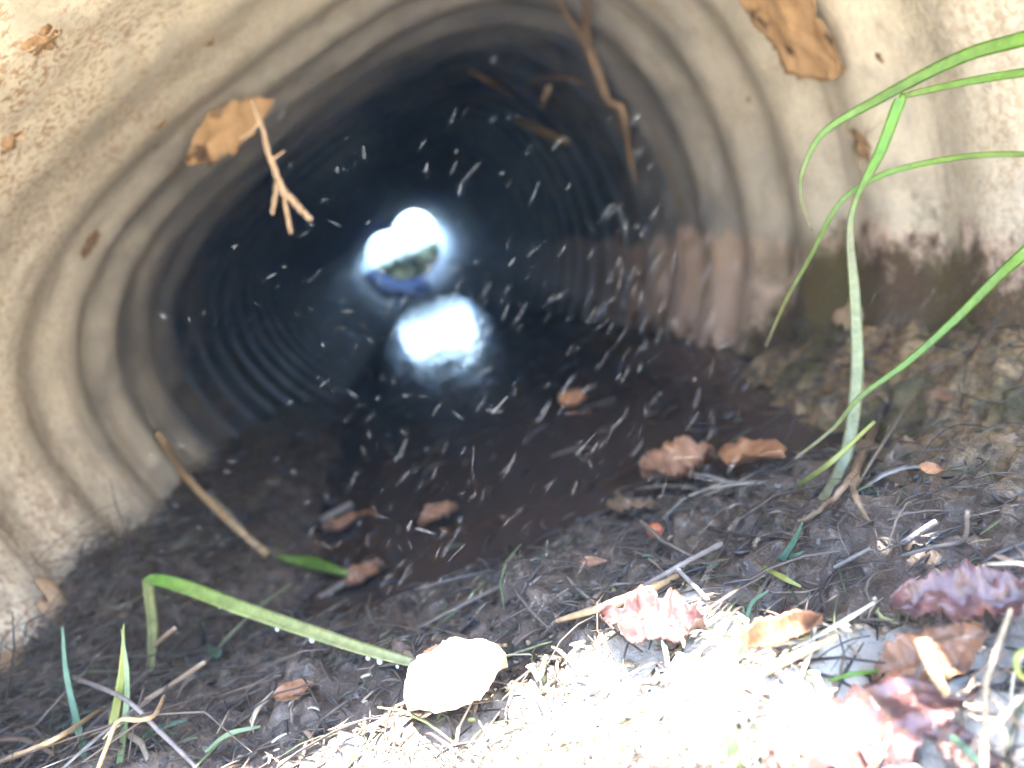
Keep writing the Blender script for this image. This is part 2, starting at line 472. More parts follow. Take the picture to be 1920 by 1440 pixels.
# ------------------------------------------------------------------ builders of the small things
def px_len(P, px):
    """metres that px pixels span at the distance of P"""
    return px / FPX * (P - CAM).dot(fwd)

def blade(name, label, pts, width, mat, hint=None, cat='grass blade', group=None, n=40, fold=.35, cols=None, twist=0.0):
    """grass blade: a closed, folded ribbon with a midrib crease. width in pixels along the length"""
    P = [pt(p) for p in pts]
    C = spline(P, n)
    dist = np.array([px_len(Vector(c), 1.0) for c in C])
    W = np.interp(np.linspace(0, 1, n), np.linspace(0, 1, len(width)), width) * dist / 2
    base = Vector(C[0])
    view = np.array([(CAM - Vector(c)).normalized() for c in C])
    T = np.gradient(C, axis=0); T /= np.linalg.norm(T, axis=1)[:, None] + 1e-12
    S = np.cross(T, view); S /= np.linalg.norm(S, axis=1)[:, None] + 1e-9
    N = np.cross(S, T)
    if twist:
        a = np.linspace(-twist, twist, n)[:, None]
        S, N = S * np.cos(a) + N * np.sin(a), N * np.cos(a) - S * np.sin(a)
    th = np.maximum(W * .10, .00008)[:, None]
    w = W[:, None]
    ring = [C - S * w + N * w * fold * .5, C - S * w * .5 + N * th + N * w * fold * .18, C + N * (th * .3), C + S * w * .5 + N * th + N * w * fold * .18,
            C + S * w + N * w * fold * .5, C + S * w * .5 - N * th * .6 + N * w * fold * .1, C - N * th * 2.2, C - S * w * .5 - N * th * .6 + N * w * fold * .1]
    V = np.stack(ring, 1).reshape(-1, 3); k = 8
    F = [[i * k + j, i * k + (j + 1) % k, (i + 1) * k + (j + 1) % k, (i + 1) * k + j] for i in range(n - 1) for j in range(k)]
    F += [list(range(k))[::-1], [(n - 1) * k + j for j in range(k)]]
    root = empty(name, base)
    tag(root, label, cat, group)
    tint = None
    if cols:
        cc = np.array([np.interp(np.linspace(0, 1, n), np.linspace(0, 1, len(cols)), [q[a] for q in cols]) for a in range(3)]).T
        tint = np.repeat(cc, k, 0); mat = 'blade'
    mesh_obj('blade', V, F, M[mat], root, col=tint)
    rib = C - N * th * 2.2
    Vr, Fr = tube_arrays(rib, np.maximum(W * .10, .00006), 5)
    mesh_obj('midrib', Vr, Fr, M[mat], root, col=np.repeat(cc, 5, 0) * .8 if cols else None)
    return root

def stalk(name, label, pts, width, mat, cat='stalk', group=None, n=30, rough=.06, forks=(), seed=0, wiggle=.0):
    """round stem, root or twig; width in pixels; forks = [(points, width)] become parts"""
    P = [pt(p) for p in pts]; C = spline(P, n)
    r = np.random.default_rng(seed + 11)
    if wiggle:
        d = r.normal(size=(n, 3)); d = (d + np.roll(d, 1, 0) + np.roll(d, 2, 0)) / 3
        C = C + d * wiggle
    dist = np.array([px_len(Vector(c), 1.0) for c in C])
    W = np.interp(np.linspace(0, 1, n), np.linspace(0, 1, len(width)), width) * dist / 2
    V, F = tube_arrays(C, W, 7, rough, seed)
    if not forks:
        o = mesh_obj(name, V, F, M[mat]); return tag(o, label, cat, group)
    root = empty(name, Vector(C[0])); tag(root, label, cat, group)
    mesh_obj('stem', V, F, M[mat], root)
    for i, (fp, fw) in enumerate(forks):
        Cf = spline([pt(p) for p in fp], 16)
        if wiggle: Cf = Cf + r.normal(size=Cf.shape) * wiggle * .5
        df = np.array([px_len(Vector(c), 1.0) for c in Cf])
        Wf = np.interp(np.linspace(0, 1, 16), np.linspace(0, 1, len(fw)), fw) * df / 2
        V, F = tube_arrays(Cf, Wf, 6, rough, seed + i + 1)
        mesh_obj('branch', V, F, M[mat], root)
    return root

def leaf(name, label, p0, p1, wpx, mat, normal=None, curl=.15, crumple=.05, serr=0, torn=0.0, shape=.9, seed=0, cat='leaf', group=None, stalk_px=0, lift=.001, bend=0.0, tilt=0.0):
    """dead leaf from base pixel p0 to tip pixel p1: cupped, crumpled blade with midrib, side veins and stalk"""
    r = np.random.default_rng(seed)
    A = pt(p0); B = pt(p1); C0 = (A + B) / 2
    L = (B - A).length; D = (B - A).normalized()
    if normal is None:
        N = wall_normal(C0) if p0[2] == 'w' else Vector((0, 0, 1))
    else: N = Vector(normal)
    N = (N - D * N.dot(D)).normalized()
    S = D.cross(N)
    if tilt:
        S, N = S * math.cos(tilt) + N * math.sin(tilt), N * math.cos(tilt) - S * math.sin(tilt)
    Wd = px_len(C0, wpx) / 2
    nl, nw = 44, 15
    t = np.linspace(0, 1, nl)
    prof = np.sin(math.pi * t ** shape) ** .75
    prof = prof * Wd
    s = np.linspace(-1, 1, nw)
    TT, SS_ = np.meshgrid(t, s, indexing='ij')
    edge = np.ones((nl, 2))
    if serr:
        ph = (t * serr) % 1
        edge = edge * (1 - .16 * ph[:, None])
    if torn:
        for q in range(2):
            e = np.zeros(nl)
            for f_ in (2.3, 5.1, 9.7, 15.): e += r.normal() * np.sin(f_ * t * 6.28 + r.uniform(0, 6.28)) / f_ ** .5
            edge[:, q] *= np.clip(1 - torn * np.abs(e), .25, 1.15)
    half = np.where(SS_ < 0, (prof * edge[:, 0])[:, None], (prof * edge[:, 1])[:, None])
    U = (TT - .5) * L; Vv = SS_ * half
    nz = make_noise(seed + 50, [(2.2 / L, crumple * L), (5.5 / L, crumple * L * .45), (11 / L, crumple * L * .2)])
    H = curl * Wd * (SS_ ** 2) * 1.6 + nz(U, Vv) + bend * L * ((TT - .5) ** 2 * 4)
    vein = np.abs(((TT * 9 + np.abs(SS_) * -1.6) % 1) - .5)
    H = H - .02 * Wd * (vein < .12) - .05 * Wd * (np.abs(SS_) < .08)
    H = H - H.min() * .6 + lift
    base = np.array(C0)[None, None] + U[..., None] * np.array(D) + Vv[..., None] * np.array(S) + H[..., None] * np.array(N)
    thick = max(.00018, .012 * Wd)
    top = base.reshape(-1, 3); bot = (base - np.array(N) * thick).reshape(-1, 3)
    q = np.arange(nl * nw).reshape(nl, nw); m = nl * nw
    F = np.stack([q[:-1, :-1], q[1:, :-1], q[1:, 1:], q[:-1, 1:]], -1).reshape(-1, 4)
    Fb = F[:, ::-1] + m
    rim = list(q[0, :]) + list(q[1:, -1]) + list(q[-1, -2::-1]) + list(q[-2:0:-1, 0])
    side = [[rim[i], rim[(i + 1) % len(rim)], rim[(i + 1) % len(rim)] + m, rim[i] + m] for i in range(len(rim))]
    root = empty(name, C0); tag(root, label, cat, group)
    mesh_obj('blade', np.concatenate([top, bot]), F.tolist() + Fb.tolist() + side, M[mat], root)
    mid = base[:, nw // 2] + np.array(N) * thick * .3
    C = mid
    if stalk_px:
        sl_ = px_len(C0, stalk_px); k_ = 8
        ext = [mid[0] - np.array(D) * sl_ * u + np.array(S) * sl_ * .25 * u * u for u in np.linspace(1, .1, k_)]
        C = np.concatenate([ext, mid])
    V, Fm = tube_arrays(C, np.linspace(1, .35, len(C)) * max(.00025, .030 * Wd), 6)
    mesh_obj('midrib', V, Fm, M[mat], root)
    return root

def clod(name, label, p, wpx, hpx, mat, seed=0, cat='clod', flat=.5, group=None, strands=0, lump=.07):
    r = np.random.default_rng(seed)
    P = pt(p); N = wall_normal(P) if p[2] == 'w' else Vector((0, 0, 1))
    a = px_len(P, wpx) / 2; b = px_len(P, hpx) / 2
    Rt = (right - N * right.dot(N)).normalized(); Up = N.cross(Rt)
    nu, nv = 22, 14
    u = np.linspace(0, 2 * math.pi, nu, endpoint=False); v = np.linspace(-math.pi / 2, math.pi / 2, nv)
    UU, VV = np.meshgrid(u, v)
    d = np.stack([np.cos(VV) * np.cos(UU), np.cos(VV) * np.sin(UU), np.sin(VV)], -1)
    rad = np.ones(UU.shape)
    for _ in range(26):
        k_ = r.normal(size=3) * r.uniform(1.5, 6); rad += lump * np.sin(d @ k_ + r.uniform(0, 6.28))
    Q = np.array(P) + (d[..., 0:1] * rad[..., None] * a) * np.array(Rt) + (d[..., 1:2] * rad[..., None] * b) * np.array(Up) + (d[..., 2:3] * rad[..., None] * min(a, b) * flat) * np.array(N)
    q = np.arange(nu * nv).reshape(nv, nu); qn = np.roll(q, -1, 1)
    F = np.stack([q[:-1], qn[:-1], qn[1:], q[1:]], -1).reshape(-1, 4).tolist()
    if not strands:
        o = mesh_obj(name, Q.reshape(-1, 3), F, M[mat]); return tag(o, label, cat, group)
    root = empty(name, P); tag(root, label, cat, group)
    mesh_obj('lump', Q.reshape(-1, 3), F, M[mat], root)
    for i in range(strands):
        th = r.uniform(0, 6.28); dd = np.array(Rt) * math.cos(th) + np.array(Up) * math.sin(th)
        st = np.array(P) + dd * a * .4
        C = spline([st, st + dd * a * .6 + np.array(N) * a * .5, st + dd * a * r.uniform(1, 1.7) + np.array(N) * a * .15 + r.normal(size=3) * a * .3], 10)
        V, Fs = tube_arrays(C, np.linspace(.0004, .00015, 10), 5); mesh_obj('rootlet', V, Fs, M['root'], root)
    return root

# ------------------------------------------------------------------ leaves
leaf('dead_leaf', 'torn tan dead leaf stuck to the crown of the pipe above the forked root', (502, 180, 'w', .004), (334, 300, 'w', .012), 105, 'tan_leaf', normal=(.15, -.7, -.7), torn=.22, curl=.02, crumple=.012, seed=3, stalk_px=0, lift=.003, shape=1.15)
leaf('dead_leaf', 'large brown dead leaf with a dark spot, on the wall above the green blades', (1385, -70, 'w'), (1606, 118, 'w'), 215, 'tan_leaf', torn=.10, curl=.04, crumple=.014, seed=8, lift=.004, shape=1.3)
leaf('dead_leaf', 'smooth oval orange leaf lying on the dark water by the right bank', (1484, 880, 'g', .004), (1366, 862, 'g', .006), 92, 'orange_leaf', normal=(-.1, -.6, .8), curl=.15, crumple=.02, torn=.05, seed=4, lift=.002, shape=1.0)
leaf('dead_leaf', 'crumpled ragged orange-brown leaf beside the smooth oval leaf', (1345, 868, 'g', .004), (1212, 912, 'g', .004), 105, 'rust_leaf', normal=(-.1, -.45, .9), curl=.4, crumple=.09, torn=.4, seed=15, stalk_px=40)
leaf('dead_leaf', 'tiny brown leaf floating alone far out on the water', (1056, 752, 'g', .003), (1104, 748, 'g', .003), 36, 'orange_leaf', normal=(0, -.8, .6), curl=.2, crumple=.03, seed=6)
leaf('dead_leaf', 'pale sunlit leaf at the tip of the long bent grass blade', (770, 1352, 'g', .002), (955, 1262, 'g', .004), 165, 'pale_leaf', normal=(.0, -.35, .9), curl=.25, crumple=.03, seed=9, torn=.06, lift=.003)
leaf('dead_leaf', 'small orange leaf tucked behind the pale sunlit leaf', (775, 1262, 'g', .004), (880, 1225, 'g', .006), 60, 'orange_leaf', normal=(0, -.6, .8), curl=.2, crumple=.02, serr=14, seed=21)
leaf('dead_leaf', 'reddish purple leaf lying half in sun at the middle of the litter', (1330, 1188, 'g', .002), (1135, 1170, 'g', .003), 130, 'purple_leaf', normal=(0, -.4, .9), curl=.3, crumple=.07, torn=.3, seed=31)
leaf('dead_leaf', 'narrow rolled red leaf with a frilled tip beside the sunlit sprigs', (1395, 1222, 'g', .003), (1545, 1178, 'g', .004), 62, 'brown_leaf', normal=(0, -.5, .85), curl=.7, crumple=.04, seed=33, serr=16)
leaf('dead_leaf', 'frayed wet purple leaf at the right edge below the mud bank', (1950, 1130, 'g', .004), (1672, 1150, 'g', .004), 150, 'purple_leaf', normal=(-.1, -.4, .9), curl=.2, crumple=.045, torn=.4, seed=35)
leaf('dead_leaf', 'crumpled pale brown leaf under the frayed purple leaf', (1860, 1200, 'g', .004), (1640, 1285, 'g', .003), 120, 'brown_leaf', normal=(0, -.4, .9), curl=.2, crumple=.06, torn=.2, seed=37)
leaf('dead_leaf', 'large wet purple leaf with a toothed edge at the bottom of the view', (1440, 1460, 'g', .002), (1838, 1312, 'g', .004), 185, 'purple_leaf', normal=(.0, -.25, .95), curl=.12, crumple=.05, serr=30, torn=.15, seed=39, stalk_px=30)
leaf('dead_leaf', 'small curled purple leaf below the large toothed leaf in the corner', (1720, 1375, 'g', .003), (1850, 1455, 'g', .003), 85, 'purple_leaf', normal=(0, -.3, .95), curl=.3, crumple=.05, seed=41, serr=10)
leaf('dead_leaf', 'dull brown leaf past the green end of the long pale stalk', (652, 1105, 'g', .003), (722, 1062, 'g', .004), 52, 'brown_leaf', normal=(0, -.3, .95), curl=.25, crumple=.05, seed=43)
leaf('dead_leaf', 'slim pinkish leaf on the water left of the middle', (612, 1002, 'g', .003), (708, 968, 'g', .003), 36, 'brown_leaf', normal=(0, -.3, .95), curl=.4, crumple=.04, seed=45)
leaf('dead_leaf', 'small pale leaf with a folded tip at the near edge of the water', (788, 988, 'g', .003), (862, 955, 'g', .004), 46, 'brown_leaf', normal=(0, -.35, .9), curl=.3, crumple=.06, torn=.2, seed=47)
leaf('dead_leaf', 'small flat russet leaf in the shaded litter left of the sunlight', (515, 1312, 'g', .002), (592, 1288, 'g', .002), 46, 'brown_leaf', normal=(0, -.4, .9), curl=.1, crumple=.03, seed=49)
leaf('dead_leaf', 'dim olive leaf in the shallows below the crumpled leaf', (1145, 958, 'g', .002), (1248, 966, 'g', .002), 48, 'dark_root', normal=(0, -.2, .95), curl=.15, crumple=.03, seed=51)
leaf('dead_leaf', 'thin rust-coloured leaf scrap arched over the mud in the middle', (1088, 1062, 'g', .003), (1140, 1052, 'g', .005), 20, 'brown_leaf', normal=(0, -.8, .6), curl=.3, crumple=.06, seed=53, bend=-.3)
leaf('dead_leaf', 'small red leaf scrap on the mossy right bank', (1748, 738, 'g', .002), (1800, 748, 'g', .002), 16, 'brown_leaf', normal=(-.8, -.4, .5), curl=.2, crumple=.04, seed=55)
leaf('dead_leaf', 'curled brown leaf scrap at the foot of the mossy bank', (1726, 876, 'g', .002), (1772, 884, 'g', .003), 22, 'orange_leaf', normal=(-.6, -.5, .6), curl=.5, crumple=.04, seed=57)
clod('berry', 'small round reddish berry in the shallows near the right bank', (1228, 995, 'g', .002), 30, 30, 'berry', seed=2, cat='berry', flat=1.0, lump=.012)

# ------------------------------------------------------------------ green blades
blade('grass_blade', 'uppermost bright green grass blade arching in from the right and curling under', [Vector((.225, .075, .10)), (2300, -30, .17), (2120, 5, .195), (1990, 45, .21), (1920, 72, .212), (1800, 108, .216), (1640, 190, .222), (1545, 248, .226), (1506, 318, .228), (1502, 372, .228), (1522, 432, .226)], [26, 28, 29, 30, 27, 22, 14, 8, 5, 3], 'grass', n=70, cols=[(.10, .19, .022), (.10, .20, .022), (.09, .20, .02), (.11, .22, .025), (.09, .18, .02), (.10, .20, .03), (.15, .19, .05), (.22, .18, .09)])
blade('grass_blade', 'kinked grass blade rising pale from the mud and bending right below the uppermost blade', [(1508, 975, 'g', .001), (1562, 908, .196), (1592, 830, .20), (1607, 700, .205), (1603, 560, .21), (1594, 440, .213), (1606, 372, .214), (1650, 285, .214), (1686, 192, .212), (1700, 179, .212), (1830, 150, .21), (1990, 126, .205), (2120, 112, .19), (2300, 110, .165), Vector((.22, .075, .05))], [12, 20, 24, 23, 20, 14, 9, 20, 22, 11, 15, 18, 18, 18, 14], 'grass', n=110, cols=[(.30, .27, .2), (.27, .28, .16), (.25, .27, .14), (.24, .26, .13), (.22, .25, .12), (.2, .2, .1), (.14, .21, .05), (.10, .24, .02), (.09, .22, .02), (.13, .2, .04), (.11, .22, .03), (.11, .23, .03), (.11, .23, .03), (.11, .23, .03), (.11, .2, .03)])
blade('grass_blade', 'thin dark green grass blade sweeping from the right edge down to the silt', [Vector((.225, .075, .02)), (2300, 330, .165), (2120, 302, .19), (1990, 292, .203), (1850, 290, .21), (1740, 305, .213), (1650, 330, .216), (1575, 380, .22), (1520, 480, .23), (1470, 570, .24), (1436, 650, .25)], [8, 9, 10, 11, 11, 9, 7, 5], 'grass', n=60, cols=[(.12, .23, .02), (.12, .19, .02), (.11, .19, .02), (.12, .2, .025), (.10, .22, .02), (.10, .20, .03), (.15, .19, .05), (.22, .18, .09)])
blade('grass_blade', 'broad light green grass blade slanting from the right edge to the mud bank', [Vector((.225, .07, .09)), (2300, 120, .135), (2130, 280, .16), (1990, 410, .17), (1920, 475, .175), (1870, 520, .18), (1790, 600, .186), (1700, 680, .19), (1612, 745, .195), (1560, 805, .20), (1490, 860, .205)], [30, 28, 26, 22, 17, 12, 8, 4], 'grass', n=60, cols=[(.10, .19, .022), (.10, .20, .022), (.09, .20, .02), (.11, .22, .025), (.09, .18, .02), (.10, .20, .03), (.15, .19, .05), (.22, .18, .09)])
blade('grass_blade', 'short yellow-green blade crossing the foot of the pale kinked blade', [(1640, 790, .193), (1560, 865, .19), (1494, 912, 'g', .001)], [6, 11, 7], 'yellow_grass', n=30)
folded = blade('grass_blade', 'long grass blade folded sharply and leaning right onto the pale sunlit leaf', [(281, 1268, 'g', 0), (285, 1180, .262), (277, 1102, .262), (282, 1088, .260), (300, 1088, .257), (350, 1102, .248), (450, 1140, .229), (580, 1185, .206), (700, 1224, .186), (822, 1256, 'g', .006)], [18, 20, 20, 18, 22, 26, 27, 26, 24, 16], 'yellow_grass', n=90, fold=.9, twist=.5, cols=[(.2, .19, .08), (.27, .28, .11), (.28, .30, .12), (.13, .25, .05), (.12, .26, .04), (.17, .27, .06), (.24, .30, .10), (.28, .31, .13), (.30, .32, .14), (.32, .33, .16)])
for q, (dx, dy, yy) in enumerate(((412, 1139, .2365), (520, 1180, .217), (585, 1200, .2055), (640, 1214, .1965), (690, 1234, .1885), (712, 1240, .185), (745, 1250, .180))):
    c_ = np.array(at_y(dx, dy, yy)); u_ = np.linspace(0, 2 * math.pi, 8, endpoint=False); v_ = np.linspace(-1.4, 1.4, 6)
    V = [c_ + np.array([math.cos(a_) * math.cos(b_), math.sin(a_) * math.cos(b_), math.sin(b_) * 1.2]) * (.0004 + .00018 * (q % 3)) for b_ in v_ for a_ in u_]
    F = [[i_ * 8 + j_, i_ * 8 + (j_ + 1) % 8, i_ * 8 + 8 + (j_ + 1) % 8, i_ * 8 + 8 + j_] for i_ in range(5) for j_ in range(8)] + [list(range(8))[::-1], list(range(40, 48))]
    mesh_obj('dew_drop', V, F, M['drop'], folded)
blade('grass_blade', 'upright yellow-green blade in the tuft at the bottom left', [(192, 1450, 'g', 0), (212, 1360, .20), (228, 1270, .203), (232, 1170, .206)], [22, 18, 15, 2], 'yellow_grass', n=40)
blade('grass_blade', 'slimmer blade pressed against the upright yellow-green one', [(222, 1450, 'g', 0), (236, 1340, .198), (238, 1260, .202), (228, 1180, .205)], [12, 12, 9, 2], 'pale_grass', n=40)
blade('grass_blade', 'bluish green blade with a withered tip beside the lower left wall', [(168, 1450, 'g', 0), (146, 1360, .208), (124, 1260, .216), (117, 1175, .22)], [14, 13, 10, 4], 'teal_grass', n=40)
blade('grass_blade', 'blurred dark green leaf blade at the lower end of the pale stalk', [(520, 1045, 'g', .002), (585, 1056, 'g', .006), (660, 1078, 'g', .002)], [10, 24, 12], 'grass', n=30)
blade('grass_blade', 'small V-shaped green sprig on the mud below the kinked blade', [(1465, 1052, 'g', .001), (1490, 1012, 'g', .010), (1504, 980, 'g', .018)], [14, 11, 3], 'teal_grass', n=24)
blade('grass_blade', 'short green blade beside the V-shaped sprig', [(1465, 1048, 'g', .001), (1490, 1042, 'g', .004), (1506, 1034, 'g', .006)], [10, 9, 3], 'teal_grass', n=24)
blade('grass_blade', 'sunlit upright sprig rising from the bright litter at the bottom', [(1385, 1460, 'g', 0), (1368, 1370, 'g', .012), (1362, 1280, 'g', .018), (1345, 1172, 'g', .026)], [34, 26, 14, 4], 'pale_grass', n=40)
blade('grass_blade', 'curved sunlit blade leaning off the upright sprig', [(1362, 1300, 'g', .012), (1378, 1240, 'g', .018), (1398, 1196, 'g', .022), (1366, 1148, 'g', .028)], [14, 13, 12, 3], 'pale_grass', n=40)
blade('grass_blade', 'bright green seedling leaf at the very bottom edge in the sun', [(1345, 1480, 'g', 0), (1365, 1440, 'g', .006), (1395, 1408, 'g', .008)], [18, 20, 6], 'yellow_grass', n=24)
blade('grass_blade', 'thin green blade lying on the shaded litter above the toothed leaf', [(1552, 1276, 'g', .004), (1600, 1264, 'g', .006), (1650, 1258, 'g', .005)], [5, 10, 5], 'grass', n=24)
blade('grass_blade', 'stubby blue-green blade poking from beneath the corner leaf', [(1782, 1380, 'g', .008), (1808, 1402, 'g', .009), (1838, 1432, 'g', .006)], [10, 13, 9], 'teal_grass', n=24)
blade('grass_blade', 'looped green blade cut off by the right edge near the corner', [(1935, 1215, 'g', .01), (1908, 1228, 'g', .012), (1910, 1262, 'g', .012), (1940, 1285, 'g', .008)], [8, 10, 10, 8], 'yellow_grass', n=30)
blade('grass_blade', 'dark green blade flat on the shaded litter by the lower left tuft', [(268, 1382, 'g', .003), (310, 1362, 'g', .004), (352, 1348, 'g', .003)], [6, 12, 6], 'teal_grass', n=24)
blade('grass_blade', 'curved green blade lying in the litter just left of the sunlight', [(385, 1410, 'g', .003), (430, 1376, 'g', .005), (488, 1362, 'g', .003)], [6, 11, 5], 'pale_grass', n=24)
blade('grass_blade', 'turquoise bent blade in the shaded mud under the folded blade', [(380, 1168, 'g', .018), (384, 1208, 'g', .006), (412, 1228, 'g', .003)], [4, 10, 16], 'teal_grass', n=24)
blade('grass_blade', 'pair-tipped green blade in the shaded litter behind the sunlit sprigs', [(1400, 1158, 'g', .002), (1412, 1128, 'g', .007), (1440, 1108, 'g', .009)], [8, 9, 4], 'teal_grass', n=24)
blade('grass_blade', 'olive blade lying across the mud right of the straw', [(1430, 1062, 'g', .003), (1470, 1084, 'g', .004), (1502, 1100, 'g', .003)], [8, 12, 5], 'yellow_grass', n=24)

def tuft(name, label, n, seed):
    """unseen grass added on the bank over the right of the mouth; its shade dapples the litter"""
    r = np.random.default_rng(seed); base = Vector((.17, .075, .17)); root = empty(name, base); tag(root, label, 'grass tuft')
    for i in range(n):
        a = R_(r.uniform(20, 75)); b = np.array([math.cos(a) * (PR + .02), .082, math.sin(a) * (PR + .02)]); b[1] = .10
        tip = np.array([r.uniform(.07, .20), r.uniform(-.04, .08), r.uniform(.05, .17)])
        mid = (b + tip) / 2 + np.array([0, -.02, .035])
        C = spline([b, mid, tip], 14); T = np.gradient(C, axis=0); T /= np.linalg.norm(T, axis=1)[:, None]
        S = np.cross(T, [0.2, .3, .9]); S /= np.linalg.norm(S, axis=1)[:, None]; N = np.cross(S, T)
        w = (np.sin(np.linspace(.5, 3.05, 14)) * r.uniform(.0016, .0036))[:, None]
        V = np.stack([C - S * w + N * w * .3, C + N * w * .12, C + S * w + N * w * .3, C - N * w * .12], 1).reshape(-1, 3)
        F = [[q * 4 + j, q * 4 + (j + 1) % 4, q * 4 + 4 + (j + 1) % 4, q * 4 + 4 + j] for q in range(13) for j in range(4)]
        mesh_obj('frond', V, F, M['grass' if i % 3 else 'yellow_grass'], root)
tuft('unseen_shade_tuft', 'unseen grass tuft added for shade over the upper right of the pipe mouth', 80, 4)  # out-of-frame grass added to shade the litter at right

# ------------------------------------------------------------------ roots, stalks and straws
stalk('hanging_root', 'forked tan root hanging from the torn leaf on the crown', [(470, 188, .352), (492, 240, .35), (505, 292, .35), (520, 335, .35), (532, 362, .35), (545, 438, .35)], [6, 10, 11, 13, 11, 8], 'root', 'root', forks=[([(528, 352, .35), (552, 380, .349), (584, 414, .348)], [13, 13, 12]), ([(521, 342, .35), (515, 372, .351), (512, 402, .351)], [10, 9, 8]), ([(508, 300, .35), (522, 292, .35), (534, 284, .35)], [6, 5, 3]), ([(486, 230, .35), (468, 250, .351), (450, 262, .353)], [6, 5, 3])], seed=1, rough=.12, wiggle=.0004)
stalk('hanging_root', 'long fraying root trailing down the upper right wall of the pipe', [(1030, -25, 'w', .012), (1060, 28, 'w', .012), (1095, 75, 'w', .010), (1120, 135, 'w', .010), (1142, 190, 'w', .008), (1166, 206, 'w', .008), (1178, 280, 'w', .006), (1192, 345, 'w', .004)], [8, 10, 19, 22, 17, 18, 14, 6], 'root', 'root', forks=[([(1112, -25, 'w', .013), (1102, 30, 'w', .013), (1108, 90, 'w', .011)], [8, 9, 8]), ([(1088, -25, 'w', .013), (1092, 20, 'w', .013), (1104, 80, 'w', .011)], [8, 9, 7])], seed=2, rough=.16, wiggle=.0008)
stalk('twig', 'short pale twig caught on the pipe wall left of the trailing root', [(968, 226, 'w', .004), (1010, 243, 'w', .006), (1062, 266, 'w', .004)], [15, 17, 12], 'straw', 'twig', seed=3)
stalk('twig', 'dim twig high on the crown of the pipe near the middle', [(884, 134, 'w', .004), (925, 158, 'w', .006), (962, 178, 'w', .004)], [9, 12, 9], 'dark_root', 'twig', seed=4)
stalk('twig', 'curved rootlet looping across the crown beside the trailing root', [(985, 168, 'w', .003), (1010, 148, 'w', .006), (1060, 145, 'w', .006), (1098, 158, 'w', .003)], [8, 10, 9, 6], 'dark_root', 'twig', seed=5)
stalk('twig', 'stub of a twig hanging between the crown rootlet and the pale twig', [(1030, 160, 'w', .003), (1022, 182, 'w', .012), (1012, 202, 'w', .016)], [12, 11, 9], 'root', 'twig', seed=6)
stalk('dry_stalk', 'long pale dry stalk leaning on the left wall down to the water', [(296, 812, 'w', .006), (320, 852, 'w', .012), (350, 895, .44), (420, 968, .40), (500, 1040, 'g', .003)], [13, 14, 14, 15, 16], 'straw', 'stalk', seed=7)
stalk('dry_stalk', 'second thinner stalk lying beside the long pale one', [(392, 925, .42), (430, 965, .405), (470, 1010, 'g', .004)], [7, 10, 9], 'grey_straw', 'stalk', seed=8)
stalk('dry_stalk', 'flat tan straw slanting across the shaded mud in the middle', [(1045, 1164, 'g', .004), (1130, 1138, 'g', .006), (1200, 1112, 'g', .006), (1270, 1080, 'g', .004)], [9, 17, 17, 9], 'straw', 'straw', seed=9)
stalk('twig', 'forked grey twig on the mud above the tan straw', [(1175, 1118, 'g', .004), (1268, 1064, 'g', .008), (1352, 1020, 'g', .010)], [8, 10, 11], 'grey_straw', 'twig', forks=[([(1268, 1064, 'g', .008), (1295, 1092, 'g', .006), (1328, 1124, 'g', .004)], [9, 9, 7])], seed=10)
stalk('dry_stalk', 'pale bent stem with an upright end on the mud at right', [(1690, 1042, 'g', .004), (1750, 1026, 'g', .006), (1806, 1012, 'g', .008), (1814, 960, 'g', .016)], [6, 8, 8, 7], 'grey_straw', 'stalk', seed=12)
stalk('dry_stalk', 'grey broken straw lying near the pale bent stem', [(1690, 1020, 'g', .004), (1755, 978, 'g', .006)], [12, 12], 'grey_straw', 'straw', seed=13)
stalk('dry_stalk', 'thin straw pointing up right below the V-shaped sprig', [(1565, 1064, 'g', .004), (1632, 1028, 'g', .006)], [8, 8], 'grey_straw', 'straw', seed=14)
stalk('root_strand', 'brown root running down the mossy bank behind the kinked blade', [(1662, 745, 'g', .004), (1640, 800, 'g', .006), (1606, 880, 'g', .006), (1604, 930, 'g', .006), (1632, 985, 'g', .002)], [10, 14, 16, 13, 8], 'dark_root', 'root', forks=[([(1612, 872, 'g', .006), (1580, 915, 'g', .006), (1545, 950, 'g', .004), (1500, 978, 'g', .003)], [12, 13, 12, 8])], seed=15, rough=.1, wiggle=.0004)
stalk('dry_stalk', 'thin tan stem running in from the bottom left corner', [(-20, 1432, 'g', .006), (60, 1404, 'g', .012), (120, 1376, 'g', .012), (195, 1326, 'g', .008)], [7, 9, 10, 6], 'straw', 'stalk', seed=16)
stalk('dry_stalk', 'pale bluish stem crossing under the lower left tuft', [(138, 1270, 'g', .010), (230, 1308, 'g', .010), (300, 1372, 'g', .008), (385, 1455, 'g', .004)], [9, 9, 9, 8], 'grey_straw', 'stalk', seed=17)
stalk('dry_stalk', 'reddish straw slanting up right beyond the lower left tuft', [(272, 1312, 'g', .004), (320, 1285, 'g', .008), (382, 1242, 'g', .010)], [7, 9, 8], 'root', 'straw', seed=18)
stalk('dry_stalk', 'short brown straw crossing the upright stem of the folded blade', [(290, 1210, 'g', .012), (328, 1178, 'g', .018)], [8, 8], 'root', 'straw', seed=19)
stalk('dry_stalk', 'fine bent straw leaning off the lower left wall', [(200, 965, 'w', .004), (212, 1000, 'w', .006), (232, 1038, 'w', .004)], [3, 4, 4], 'straw', 'straw', seed=20)
stalk('dry_stalk', 'curled dead stem looping in front of the lower left tuft', [(185, 1440, 'g', .008), (200, 1400, 'g', .016), (222, 1352, 'g', .018), (262, 1350, 'g', .016), (290, 1340, 'g', .014), (308, 1305, 'g', .012)], [8, 9, 9, 9, 9, 6], 'straw', 'stalk', seed=21)
